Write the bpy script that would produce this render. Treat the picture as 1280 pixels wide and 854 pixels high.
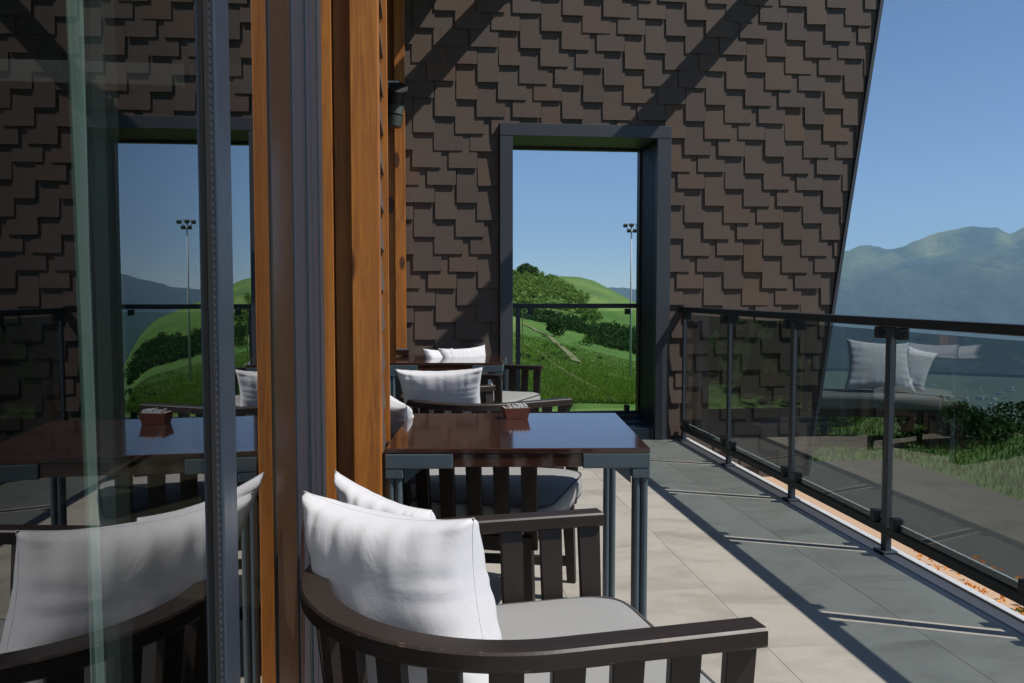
import bpy, bmesh, math, random
import numpy as np
from mathutils import Vector, Matrix, noise
random.seed(7)
SC = bpy.context.scene
for o in list(bpy.data.objects): bpy.data.objects.remove(o)
COL = SC.collection

# ------------------------------------------------------------------ camera
EYE = 1.22; FPX = 1075.0; PITCH = math.atan(61/FPX); YAW = math.radians(6.45)
cam = bpy.data.cameras.new('camera'); camo = bpy.data.objects.new('camera', cam); COL.objects.link(camo)
camo.location = (0, 0, EYE); camo.rotation_euler = (math.pi/2-PITCH, 0, -YAW)
cam.sensor_width = 36; cam.lens = 36*FPX/1280; cam.clip_start = 0.05; cam.clip_end = 60000
SC.camera = camo
# ------------------------------------------------------------------ light
SUN = Vector((0.70, -0.31, 1.075)).normalized()
w = bpy.data.worlds.new('World'); SC.world = w; w.use_nodes = True
nt = w.node_tree; bg = nt.nodes['Background']
sky = nt.nodes.new('ShaderNodeTexSky'); sky.sky_type = 'NISHITA'; sky.sun_disc = False
sky.sun_elevation = math.asin(SUN.z); sky.sun_rotation = math.atan2(SUN.x, SUN.y)
sky.altitude = 3200; sky.air_density = 1.0; sky.dust_density = 0.0; sky.ozone_density = 6.0
nt.links.new(sky.outputs[0], bg.inputs[0]); bg.inputs[1].default_value = 0.099
sl = bpy.data.lights.new('sun', 'SUN'); sl.energy = 4.95; sl.angle = math.radians(0.6); sl.color = (1, .95, .88)
so = bpy.data.objects.new('sun', sl); COL.objects.link(so)
so.rotation_euler = SUN.to_track_quat('Z', 'Y').to_euler(); so.location = (5, -3, 9)
SC.view_settings.view_transform = 'Standard'; SC.view_settings.look = 'None'
SC.view_settings.exposure = 0.20; SC.view_settings.gamma = 1
SC.render.engine = 'CYCLES'; SC.cycles.max_bounces = 10; SC.cycles.transparent_max_bounces = 16
SC.cycles.glossy_bounces = 5; SC.cycles.volume_bounces = 0

# ------------------------------------------------------------------ pixel helpers (photo pixel -> place)
_F = Vector((math.sin(YAW)*math.cos(PITCH), math.cos(YAW)*math.cos(PITCH), -math.sin(PITCH)))
_R = Vector((math.cos(YAW), -math.sin(YAW), 0)); _U = _R.cross(_F)
def ray(px, py): return _F + _R*((px-640)/FPX) - _U*((py-427)/FPX)
def at_y(px, py, y): r = ray(px, py); return Vector((0, 0, EYE)) + r*(y/r.y)

# ------------------------------------------------------------------ materials
class NT:
    def __init__(s, name):
        s.m = bpy.data.materials.new(name); s.m.use_nodes = True; s.t = s.m.node_tree
        s.b = s.t.nodes['Principled BSDF']; s.out = s.t.nodes['Material Output']
    def n(s, typ, **k):
        x = s.t.nodes.new('ShaderNode'+typ)
        for a, v in k.items(): setattr(x, a, v)
        return x
    def l(s, a, b): s.t.links.new(a, b)
    def noise(s, scale, detail=4, vec=None, rough=.5, dist=0):
        x = s.n('TexNoise'); x.inputs['Scale'].default_value = scale; x.inputs['Detail'].default_value = detail
        x.inputs['Roughness'].default_value = rough; x.inputs['Distortion'].default_value = dist
        if vec is not None: s.l(vec, x.inputs['Vector'])
        return x.outputs[0]
    def pos(s, sc=(1, 1, 1), kind='Object'):
        c = s.n('TexCoord'); mp = s.n('Mapping'); mp.inputs['Scale'].default_value = sc
        s.l(c.outputs[kind], mp.inputs[0]); return mp.outputs[0]
    def geo(s, sc=(1, 1, 1)):
        c = s.n('NewGeometry'); mp = s.n('Mapping'); mp.inputs['Scale'].default_value = sc
        s.l(c.outputs['Position'], mp.inputs[0]); return mp.outputs[0]
    def ramp(s, fac, stops):
        r = s.n('ValToRGB'); e = r.color_ramp.elements
        while len(e) < len(stops): e.new(.5)
        for q, (p, c) in zip(e, stops): q.position = p; q.color = (*c, 1)
        s.l(fac, r.inputs[0]); return r.outputs[0]
    def mix(s, fac, a, b, mode='MIX'):
        x = s.n('Mix'); x.data_type = 'RGBA'; x.blend_type = mode
        for i, v in ((0, fac), (6, a), (7, b)):
            if isinstance(v, (int, float)): x.inputs[i].default_value = v
            elif isinstance(v, tuple): x.inputs[i].default_value = (*v, 1)
            else: s.l(v, x.inputs[i])
        return x.outputs[2]
    def math(s, op, a, b=0.0):
        x = s.n('Math', operation=op)
        for i, v in ((0, a), (1, b)):
            if isinstance(v, (int, float)): x.inputs[i].default_value = v
            else: s.l(v, x.inputs[i])
        return x.outputs[0]
    def bump(s, h, strength=.3, dist=.01):
        x = s.n('Bump'); x.inputs['Strength'].default_value = strength; x.inputs['Distance'].default_value = dist
        s.l(h, x.inputs['Height']); s.l(x.outputs[0], s.b.inputs['Normal'])
    def col(s, c):
        if isinstance(c, tuple): s.b.inputs['Base Color'].default_value = (*c, 1)
        else: s.l(c, s.b.inputs['Base Color'])
    def rough(s, r):
        if isinstance(r, (int, float)): s.b.inputs['Roughness'].default_value = r
        else: s.l(r, s.b.inputs['Roughness'])
    def orand(s):
        """a number that differs from piece to piece"""
        o = s.n('ObjectInfo'); g = s.n('NewGeometry')
        return s.math('FRACT', s.math('ADD', o.outputs['Random'], g.outputs['Random Per Island']))

M = {}
def wood_mat(name, c1, c2, rough=.45, axis=2, scale=1.0, knots=False, wear=None):
    a = NT(name); sc = [14*scale]*3; sc[axis] = 1.1*scale
    v = a.pos(tuple(sc)); n1 = a.noise(2.2, 8, v, .65, 1.2)
    c = a.ramp(n1, [(.3, c1), (.7, c2)])
    sc2 = [70*scale]*3; sc2[axis] = 2*scale; n2 = a.noise(3, 3, a.pos(tuple(sc2)))
    c = a.mix(a.math('MULTIPLY', n2, .35), c, tuple(x*.55 for x in c1))
    if knots:
        sk = [5, 5, 5]; sk[axis] = 2.2
        vo = a.n('TexVoronoi'); vo.inputs['Scale'].default_value = 1.3; a.l(a.pos(tuple(sk)), vo.inputs['Vector'])
        k = a.ramp(vo.outputs['Distance'], [(.17, (1, 1, 1)), (.22, (0, 0, 0))])
        st = a.ramp(a.noise(2.2, 9, a.pos((26, 26, .8)), .75, 1.5), [(.50, (0, 0, 0)), (.66, (1, 1, 1))]); c = a.mix(a.math('MULTIPLY', st, .55), c, (.12, .040, .010))
        c = a.mix(k, c, tuple(x*.3 for x in c1))
    if wear:
        nw = a.noise(55, 5, a.pos((1, 1, 1)), .7)
        bv = a.n('Bevel'); bv.inputs[0].default_value = .004; ge = a.n('NewGeometry'); dt = a.n('VectorMath', operation='DOT_PRODUCT'); a.l(bv.outputs[0], dt.inputs[0]); a.l(ge.outputs['Normal'], dt.inputs[1])
        e = a.math('MULTIPLY', a.ramp(dt.outputs['Value'], [(.90, (1, 1, 1)), (.985, (0, 0, 0))]), a.ramp(nw, [(.56, (0, 0, 0)), (.64, (1, 1, 1))]))
        c = a.mix(e, c, wear)
    a.col(c); a.rough(a.math('ADD', rough-.08, a.math('MULTIPLY', a.noise(9, 4, a.pos()), .18))); a.bump(n2, .12, .002); M[name] = a.m
wood_mat('orange_timber', (.27, .078, .009), (.54, .20, .024), .5, knots=True)
wood_mat('dark_timber', (.015, .009, .0065), (.027, .017, .012), .46, axis=0, wear=(.20, .13, .07))
wood_mat('dark_slat', (.015, .009, .0065), (.025, .016, .0115), .5, axis=2)
def table_mat():
    a = NT('table_lacquer'); n1 = a.noise(2, 7, a.pos((2, 22, 22)), .6, .8)
    a.col(a.ramp(n1, [(.3, (.030, .012, .008)), (.7, (.058, .025, .016))])); sm = a.noise(6, 5, a.geo(), .6)
    a.rough(a.ramp(sm, [(.35, (.07,)*3), (.75, (.16,)*3)])); a.b.inputs['Coat Weight'].default_value = .6; a.b.inputs['Coat Roughness'].default_value = .05
    M['table_lacquer'] = a.m
table_mat()
def metal_mat(name, c, rough=.4, metallic=0.0, spec=.5):
    a = NT(name); n1 = a.noise(25, 5, a.pos(), .6)
    a.col(a.mix(a.math('MULTIPLY', n1, .5), c, tuple(min(1, x*1.35) for x in c)))
    a.rough(a.math('ADD', rough-.1, a.math('MULTIPLY', n1, .22))); a.b.inputs['Metallic'].default_value = metallic; M[name] = a.m
metal_mat('grey_blue_metal', (.060, .085, .100), .38)
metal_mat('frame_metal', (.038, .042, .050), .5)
metal_mat('rail_metal', (.030, .038, .048), .42)
metal_mat('dark_bronze', (.020, .013, .008), .30)
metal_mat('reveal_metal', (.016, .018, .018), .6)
metal_mat('black_metal', (.010, .012, .015), .45)
metal_mat('pale_metal', (.42, .43, .44), .4)
metal_mat('door_metal', (.026, .036, .052), .36)
metal_mat('rubber', (.012, .012, .013), .7)
metal_mat('lamp_green', (.050, .058, .045), .4)
metal_mat('galvanised', (.30, .32, .34), .45)
metal_mat('white_paint', (.38, .36, .33), .7)
def fabric_mat(name, c, c2, rough=.9, weave=900, wr=.25):
    a = NT(name); p = a.pos(); wv = a.noise(weave, 1, p); n1 = a.noise(4, 5, p, .6)
    cc = a.mix(n1, c, c2); cc = a.mix(a.math('MULTIPLY', wv, .25), cc, tuple(x*.7 for x in c))
    a.col(cc); a.rough(rough); h = a.math('ADD', a.math('MULTIPLY', wv, .1), a.noise(14, 4, p, .55, .8)); a.bump(h, wr, .012)
    a.b.inputs['Sheen Weight'].default_value = .15; M[name] = a.m
fabric_mat('pillow_cotton', (.54, .54, .565), (.61, .61, .63), wr=.22)
fabric_mat('seat_fabric', (.225, .225, .22), (.28, .28, .272), weave=260, wr=.15)
fabric_mat('seat_piping', (.045, .045, .05), (.06, .06, .06))
fabric_mat('pillow_seam', (.66, .66, .69), (.70, .70, .73))
def curtain_mat():
    a = NT('curtain_voile'); a.col((.74, .82, .78)); a.rough(.9)
    tr = a.n('BsdfTransparent'); tl = a.n('BsdfTranslucent'); tl.inputs[0].default_value = (.72, .82, .77, 1)
    m1 = a.n('MixShader'); m1.inputs[0].default_value = .6; a.l(a.b.outputs[0], m1.inputs[1]); a.l(tl.outputs[0], m1.inputs[2])
    m2 = a.n('MixShader'); m2.inputs[0].default_value = .12; a.l(m1.outputs[0], m2.inputs[1]); a.l(tr.outputs[0], m2.inputs[2])
    a.l(m2.outputs[0], a.out.inputs[0]); M['curtain_voile'] = a.m
curtain_mat()
def sheer_mat():
    a = NT('curtain_sheer'); a.col((.75, .78, .80)); a.rough(.9); tr = a.n('BsdfTransparent'); m = a.n('MixShader'); m.inputs[0].default_value = .95
    a.l(a.b.outputs[0], m.inputs[1]); a.l(tr.outputs[0], m.inputs[2]); a.l(m.outputs[0], a.out.inputs[0]); M['curtain_sheer'] = a.m
sheer_mat()
def shingle_mat():
    a = NT('shingle_clay'); r = a.orand()
    c = a.ramp(r, [(0, (.096, .058, .040)), (.2, (.086, .064, .051)), (.4, (.064, .045, .037)), (.58, (.112, .064, .038)), (.78, (.088, .068, .056)), (1, (.066, .049, .042))])
    n1 = a.noise(3.5, 6, a.geo((1, 1, 1)), .6); c = a.mix(a.math('MULTIPLY', n1, .6), c, (.11, .085, .07))
    n2 = a.noise(60, 4, a.geo((1, 1, .35)), .7); c = a.mix(a.math('MULTIPLY', n2, .45), c, (.055, .038, .030))
    sp = a.ramp(a.noise(140, 2, a.geo()), [(.70, (0, 0, 0)), (.78, (1, 1, 1))]); c = a.mix(a.math('MULTIPLY', sp, .25), c, (.3, .26, .22))
    a.col(c); a.rough(.85); a.bump(n2, .5, .003); M['shingle_clay'] = a.m
shingle_mat()
def tile_mat():
    a = NT('floor_stone'); r = a.orand(); g = a.n('NewGeometry'); add = a.n('VectorMath', operation='ADD'); cmb = a.n('CombineXYZ')
    a.l(a.math('MULTIPLY', r, 37.0), cmb.inputs[2]); a.l(g.outputs['Position'], add.inputs[0]); a.l(cmb.outputs[0], add.inputs[1])
    mp = a.n('Mapping'); mp.inputs['Scale'].default_value = (1.1, 1.9, 1); a.l(add.outputs[0], mp.inputs[0]); n1 = a.noise(2.0, 10, mp.outputs[0], .68, .7)
    c = a.ramp(n1, [(.25, (.22, .20, .168)), (.42, (.32, .30, .262)), (.56, (.385, .362, .32)), (.7, (.345, .325, .285)), (.85, (.275, .255, .218))])
    c = a.mix(a.math('MULTIPLY', r, .22), c, (.33, .30, .25)); c = a.mix(a.math('MULTIPLY', a.ramp(a.noise(45, 5, add.outputs[0], .7), [(.5, (0, 0, 0)), (.7, (1, 1, 1))]), .25), c, (.27, .245, .20)); dirt = a.ramp(a.noise(1.3, 6, a.geo(), .7), [(.5, (0, 0, 0)), (.75, (1, 1, 1))])
    c = a.mix(a.math('MULTIPLY', dirt, .25), c, (.24, .21, .17)); a.col(c)
    a.rough(a.ramp(n1, [(.3, (.42,)*3), (.7, (.6,)*3)])); a.bump(a.noise(30, 5, add.outputs[0]), .15, .003); M['floor_stone'] = a.m
tile_mat()
def plain(name, c, rough=.8, nsc=6, c2=None, bump=.2):
    a = NT(name); n1 = a.noise(nsc, 6, a.pos(), .6); a.col(a.mix(n1, c, c2 or tuple(x*.7 for x in c))); a.rough(rough); a.bump(n1, bump, .01); M[name] = a.m
plain('grout', (.31, .285, .245)); plain('dark_backing', (.012, .010, .010)); plain('interior_plaster', (.10, .10, .105)); plain('interior_wood', (.05, .03, .02))
plain('soffit_board', (.20, .10, .04)); plain('dirt', (.24, .20, .13), nsc=2, c2=(.16, .15, .07)); plain('packet_paper', (.75, .76, .78), .3)
plain('gravel_path', (.42, .26, .18), nsc=30, c2=(.45, .33, .20)); plain('path_asphalt', (.060, .056, .050), nsc=20, c2=(.10, .09, .075)); plain('copper_box', (.17, .055, .03), .35); plain('sofa_grey', (.12, .13, .12))
def glass_mat(name, tint, boost=1.0, ior=1.5, rtint=(1, 1, 1)):
    a = NT(name); a.t.nodes.remove(a.b)
    tr = a.n('BsdfTransparent'); tr.inputs[0].default_value = (*tint, 1)
    gl = a.n('BsdfGlossy'); gl.inputs['Roughness'].default_value = 0.0; gl.inputs[0].default_value = (*rtint, 1)
    fr = a.n('Fresnel'); fr.inputs[0].default_value = ior
    nz = a.noise(1.6, 2, a.geo(), .4); bp = a.n('Bump'); bp.inputs['Strength'].default_value = .02; bp.inputs['Distance'].default_value = .02
    a.l(nz, bp.inputs['Height']); a.l(bp.outputs[0], gl.inputs['Normal'])
    ge = a.n('NewGeometry'); front = a.math('SUBTRACT', 1.0, ge.outputs['Backfacing'])   # one reflection per pane, on the face that is met first
    mx = a.n('MixShader'); f = a.math('MULTIPLY', a.math('MINIMUM', a.math('MULTIPLY', fr.outputs[0], boost), 1.0), front)
    a.l(f, mx.inputs[0]); a.l(tr.outputs[0], mx.inputs[1]); a.l(gl.outputs[0], mx.inputs[2]); a.l(mx.outputs[0], a.out.inputs[0]); M[name] = a.m
# each pane is a thin solid: two faces are crossed
glass_mat('tinted_glass', (.60, .65, .655), 1.5, 1.6)
glass_mat('window_glass', (.70, .76, .74), 1.35, 1.75)
glass_mat('light_glass', (.80, .88, .80), .6, 1.45)
plain('glass_edge', (.30, .50, .06), .2)
def leaf_mat(name, c1, c2, c3=None, sc=.8):
    a = NT(name); r = a.orand(); n1 = a.noise(sc, 4, a.geo()); c = a.mix(r, c1, c2)
    c = a.mix(a.math('MULTIPLY', n1, .6), c, c3 or tuple(x*.6 for x in c1)); a.col(c); a.rough(.8); a.b.inputs['Specular IOR Level'].default_value = .12
    tl = a.n('BsdfTranslucent'); a.l(c, tl.inputs[0]); mx = a.n('MixShader'); mx.inputs[0].default_value = .25
    a.l(a.b.outputs[0], mx.inputs[1]); a.l(tl.outputs[0], mx.inputs[2]); a.l(mx.outputs[0], a.out.inputs[0]); M[name] = a.m
leaf_mat('leaf_light', (.10, .19, .035), (.16, .25, .05)); leaf_mat('leaf_mid', (.045, .105, .020), (.085, .155, .030)); leaf_mat('leaf_dark', (.018, .050, .014), (.035, .080, .020))
leaf_mat('grass_blade', (.09, .17, .018), (.15, .22, .03), (.07, .13, .015)); leaf_mat('flower_orange', (.75, .13, .02), (.80, .45, .04), (.7, .25, .05))
def ground_mat():
    a = NT('ground_grass'); p = a.geo()
    n1 = a.noise(.035, 8, p, .6); c = a.ramp(n1, [(.3, (.045, .105, .016)), (.48, (.085, .165, .022)), (.6, (.13, .20, .030)), (.75, (.16, .185, .045))])
    n2 = a.noise(.9, 8, p, .7); c = a.mix(a.math('MULTIPLY', a.ramp(n2, [(.42, (0, 0, 0)), (.62, (1, 1, 1))]), .6), c, (.030, .078, .012))
    n3 = a.ramp(a.noise(.22, 6, p, .65), [(.60, (0, 0, 0)), (.72, (1, 1, 1))]); c = a.mix(a.math('MULTIPLY', n3, .35), c, (.17, .145, .07))
    vo = a.n('TexVoronoi'); vo.inputs['Scale'].default_value = .0032; a.l(p, vo.inputs['Vector'])
    far = a.ramp(vo.outputs['Color'], [(0, (.04, .07, .03)), (.5, (.09, .11, .045)), (1, (.055, .085, .03))])
    sx = a.n('SeparateXYZ'); a.l(p, sx.inputs[0]); low = a.ramp(a.math('MULTIPLY', sx.outputs[2], -.002), [(.2, (0, 0, 0)), (.9, (1, 1, 1))])
    c = a.mix(low, c, far); a.col(c); a.rough(.9); a.bump(n2, .6, .15); M['ground_grass'] = a.m
ground_mat()
def mountain_mat():
    a = NT('mountain_slope'); p = a.geo(); n1 = a.noise(.0011, 9, p, .62)
    c = a.ramp(n1, [(.36, (.010, .026, .014)), (.46, (.022, .045, .018)), (.53, (.10, .14, .035)), (.62, (.18, .21, .06)), (.74, (.32, .30, .25))])
    sx = a.n('SeparateXYZ'); a.l(p, sx.inputs[0]); hh = a.ramp(a.math('ADD', a.math('MULTIPLY', sx.outputs[2], .0006), a.math('MULTIPLY', a.noise(.0016, 5, p), .5)), [(.28, (0, 0, 0)), (.62, (1, 1, 1))])
    c = a.mix(hh, (.018, .036, .020), c); n3 = a.ramp(a.noise(.0035, 6, p, .7), [(.66, (0, 0, 0)), (.72, (1, 1, 1))])
    c = a.mix(a.math('MULTIPLY', n3, .7), c, (.28, .26, .23)); a.col(c); a.rough(.95); a.bump(a.noise(.003, 10, p, .7), 1.0, 140); M['mountain_slope'] = a.m
mountain_mat()

# ------------------------------------------------------------------ mesh helpers
def link(o, parent=None):
    COL.objects.link(o)
    if parent is not None:
        o.parent = parent
        if parent.get('_w'): o.location = -parent.location
    return o
def obj(name, bm, mat, parent=None, smooth=False):
    me = bpy.data.meshes.new(name)
    if isinstance(bm, bmesh.types.BMesh):
        bmesh.ops.recalc_face_normals(bm, faces=bm.faces) if not smooth == 'keep' else None
        bm.to_mesh(me); bm.free()
    else: me.from_pydata(*bm)
    me.materials.append(M[mat] if isinstance(mat, str) else mat)
    if smooth:
        for p in me.polygons: p.use_smooth = True
    return link(bpy.data.objects.new(name, me), parent)
def inst(name, me, parent, loc=(0, 0, 0), rot=(0, 0, 0)):
    o = bpy.data.objects.new(name, me); link(o, parent); o.location = Vector(o.location)+Vector(loc); o.rotation_euler = rot; return o
def thing(name, label, cat, loc=(0, 0, 0), group=None, local=False, rotz=0):
    o = bpy.data.objects.new(name, None); COL.objects.link(o); o.location = loc; o.rotation_euler = (0, 0, rotz); o.empty_display_size = .1
    o['label'] = label; o['category'] = cat
    if group: o['group'] = group
    if not local: o['_w'] = 1
    return o
def tag(o, label, cat, group=None):
    o['label'] = label; o['category'] = cat
    if group: o['group'] = group
    return o
def structure(o): o['kind'] = 'structure'; return o
def stuff(o, label, cat): o['kind'] = 'stuff'; o['label'] = label; o['category'] = cat; return o
def add_box(bm, x0, x1, y0, y1, z0, z1, bev=0.0):
    r = bmesh.ops.create_cube(bm, size=1); vs = r['verts']
    for v in vs: v.co = Vector(((x0+x1)/2+v.co.x*(x1-x0), (y0+y1)/2+v.co.y*(y1-y0), (z0+z1)/2+v.co.z*(z1-z0)))
    if bev > 0:
        es = list({e for v in vs for e in v.link_edges})
        bmesh.ops.bevel(bm, geom=es, offset=bev, segments=2, affect='EDGES', profile=.5)
    return vs
def box(x0, x1, y0, y1, z0, z1, bev=0.0):
    bm = bmesh.new(); add_box(bm, x0, x1, y0, y1, z0, z1, bev); return bm
def add_cyl(bm, p0, p1, r0, r1=None, n=16):
    p0 = Vector(p0); p1 = Vector(p1); d = p1-p0; r1 = r0 if r1 is None else r1
    m = Matrix.Translation((p0+p1)/2) @ d.to_track_quat('Z', 'Y').to_matrix().to_4x4()
    bmesh.ops.create_cone(bm, cap_ends=True, segments=n, radius1=r0, radius2=r1, depth=d.length, matrix=m)
def sweep(bm, path, wid, hei, ch=.006, closed=False, radial=None):
    """rectangular section with chamfered edges along a flat path; width lies across the path"""
    a, b = wid/2, hei/2
    prof = [(-a+ch, -b), (a-ch, -b), (a, -b+ch), (a, b-ch), (a-ch, b), (-a+ch, b), (-a, b-ch), (-a, -b+ch)]
    if radial: prof = [(radial*math.cos(t*math.pi/4), radial*math.sin(t*math.pi/4)) for t in range(8)]
    rings = []; n = len(path)
    for i, p in enumerate(path):
        p = Vector(p); q0 = Vector(path[(i-1) % n] if closed else path[max(i-1, 0)]); q1 = Vector(path[(i+1) % n] if closed else path[min(i+1, n-1)])
        t = (q1-q0).normalized(); s = Vector((t.y, -t.x, 0)).normalized(); u = s.cross(t)
        rings.append([bm.verts.new(p+s*x+u*y) for x, y in prof])
    for i in range(n if closed else n-1):
        A, B = rings[i], rings[(i+1) % n]
        for k in range(8): bm.faces.new((A[k], A[(k+1) % 8], B[(k+1) % 8], B[k]))
    if not closed: bm.faces.new(rings[0][::-1]); bm.faces.new(rings[-1])
def prism(bm, pts, d0, d1, fn):
    A = [bm.verts.new(fn(x, z, d0)) for x, z in pts]; B = [bm.verts.new(fn(x, z, d1)) for x, z in pts]
    bm.faces.new(A); bm.faces.new(B[::-1])
    for i in range(len(pts)): j = (i+1) % len(pts); bm.faces.new((A[j], A[i], B[i], B[j]))

# ------------------------------------------------------------------ ground, hill, mountains
def lerp(x, xs, ys): return float(np.interp(x, xs, ys))
def ridge_z(az):
    y = lerp(az, [.05, .113, .16, .19, .21, .235, .252, .262, .30], [338, 343, 346, 348, 354, 368, 379, 384, 402])
    return EYE+(366-y)/FPX*230
_DS = [11, 20, 35, 60, 120, 230]
_YL = [505, 478, 440, 412, 382, 344]; _YR = [505, 497, 478, 452, 414, 382]
def terrain(x, y):
    az = math.atan2(x, y); d = math.hypot(x, y)
    if d < 11: zh = -.35
    else:
        k = min(max((az-.113)/.147, -.35), 1.5); dd = min(d, 230)
        yl = lerp(dd, _DS, _YL); yr = lerp(dd, _DS, _YR); yy = yl+(yr-yl)*k
        zh = EYE+(366-yy)/FPX*dd
        w_ = min(max((d-120)/110, 0), 1)
        if w_ > 0: zh = zh*(1-w_)+w_*(EYE+(ridge_z(az)-EYE)*dd/230)
        if d > 230: zh += lerp(d, [230, 300, 900, 2500], [0, -12, -260, -700])
    if 14 < d < 2500: zh += noise.fractal(Vector((x*.03, y*.03, 3)), 1.0, 2.0, 4)*min(d/60, 2.2)*.5
    zv = -.35 if d < 12 else lerp(d, [12, 60, 300, 2200], [-.35, -16, -110, -700])
    t = min(max((az-.29)/.16, 0), 1); t = t*t*(3-2*t)
    if az > 2.2: t *= max(0, 1-(az-2.2)/.6)
    return max(zh*(1-t)+zv*t, -700)
def make_ground():
    azs = list(np.arange(-.2, .9, .006))+list(np.arange(.9, 2*math.pi-.2-.001, .04))
    rs = [1.5, 3, 5, 7, 9, 10, 11, 12, 13, 14]+list(np.geomspace(15, 900, 110))+list(np.geomspace(960, 17000, 40))
    vs = [(0, 0, -.35)]; n = len(azs)
    for r in rs:
        for a in azs: x, y = r*math.sin(a), r*math.cos(a); vs.append((x, y, terrain(x, y)))
    fs = [(0, 1+(j+1) % n, 1+j) for j in range(n)]
    for i in range(len(rs)-1):
        for j in range(n): a = 1+i*n+j; b = 1+i*n+(j+1) % n; fs.append((a, b, b+n, a+n))
    structure(obj('ground', (vs, [], fs), 'ground_grass', smooth=True))
make_ground()
def make_mountains():
    azs = np.arange(-.3, 1.9, .0034); rs = np.linspace(8200, 16200, 96); vs = []; n = len(azs)
    for r in rs:
        for a in azs:
            el = lerp(a, [-.4, .1, .2, .25, .30, .345, .42, .48, .535,   .58, .622, .636, .655, .70, .85, 1.1, 1.5, 2.4], [.0, .0, .001, .004, .012, .022, .036, .046, .053,   .061, .0695, .062, .0705, .0755, .076, .06, .07, .05])
            x, y = r*math.sin(a), r*math.cos(a)
            top = el*13200+EYE
            t = (r-8600)/4600
            base = -700+(top+700)*(max(0, min(1, t))**1.15) if t < 1 else top-(r-13200)*.25
            rn = noise.ridged_multi_fractal(Vector((x*.00042, y*.00042, 1.7)), .9, 2.1, 6, 1.0, 2.0)-1.0
            amp = 260*math.sin(max(0, min(1, t))*math.pi)**.8 if t < 1 else 0
            z = base+rn*amp*1.5 + noise.fractal(Vector((x*.0016, y*.0016, 9)), .9, 2, 5)*min(85, 85*max(0, t))
            vs.append((x, y, max(z, -720 if t <= 0 else -760)))
    fs = [(i*n+j, i*n+j+1, (i+1)*n+j+1, (i+1)*n+j) for i in range(len(rs)-1) for j in range(n-1)]
    structure(obj('mountains', (vs, [], fs), 'mountain_slope', smooth=True))
make_mountains()
def make_town():
    bm = bmesh.new(); rr = random.Random(4)
    for k in range(260):
        a = rr.uniform(.40, .95); r = rr.gauss(6000, 500) if rr.random() < .7 else rr.uniform(4200, 7800)
        x, y = r*math.sin(a), r*math.cos(a); s = rr.uniform(8, 24); h = rr.uniform(6, 22)
        vs = add_box(bm, -s, s, -s*.6, s*.6, 0, h)
        m = Matrix.Translation((x, y, -700)) @ Matrix.Rotation(rr.uniform(0, 3), 4, 'Z')
        for v in vs: v.co = m @ v.co
    stuff(obj('town_houses', bm, 'white_paint'), 'tiny pale houses of the town on the valley floor', 'houses')
make_town()

def leaves(centers, radii, n, size, seed=0, flat=1.0):
    """n small leaf faces spread through lumpy ellipsoids"""
    rg = np.random.default_rng(seed); V = []; 
    for (c, r) in zip(centers, radii):
        r = np.array(r if hasattr(r, '__len__') else (r, r, r*.8)); 
        nl = 7; lob = rg.normal(size=(nl, 3)); lob /= np.linalg.norm(lob, axis=1)[:, None]; lob[:, 2] = np.abs(lob[:, 2])*.9
        k = rg.integers(0, nl, n); p = rg.normal(size=(n, 3)); p /= np.linalg.norm(p, axis=1)[:, None]
        p = lob[k]*.55 + p*(rg.uniform(.25, 1, n)**.5)[:, None]*.52
        p = p*r+np.array(c)
        d1 = rg.normal(size=(n, 3)); d1 /= np.linalg.norm(d1, axis=1)[:, None]; d2 = np.cross(d1, rg.normal(size=(n, 3))); d2 /= np.linalg.norm(d2, axis=1)[:, None]
        s = size*rg.uniform(.6, 1.3, n)[:, None]
        V.append(np.stack([p-d1*s, p+d2*s*.5, p+d1*s, p-d2*s*.5], 1).reshape(-1, 3))
    V = np.concatenate(V); F = np.arange(len(V)).reshape(-1, 4)
    return (V.tolist(), [], F.tolist())
def hill_pt(px, d):
    az = YAW+math.atan((px-640)/FPX); x, y = d*math.sin(az), d*math.cos(az); return x, y, terrain(x, y)
def tree(name, x, y, r, h, n, size, mat, label, cat, seed, trunk=True, z=None):
    z = terrain(x, y) if z is None else z
    t = thing(name, label, cat, (x, y, z))
    bm = bmesh.new(); add_cyl(bm, (x, y, z-.1), (x+.03*h, y, z+h*.55), .05*h, .025*h, 8)
    for q in range(4):
        a = q*1.6+seed; add_cyl(bm, (x, y, z+h*(.25+.07*q)), (x+math.cos(a)*r*.5, y+math.sin(a)*r*.5, z+h*(.5+.1*q)), .022*h, .008*h, 6)
    obj('trunk' if cat == 'tree' else 'stem', bm, 'interior_wood', t)
    obj('crown' if cat == 'tree' else 'foliage', leaves([(x, y, z+h*.30)], [(r, r, h*.66)], n, size, seed), mat, t)
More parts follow.
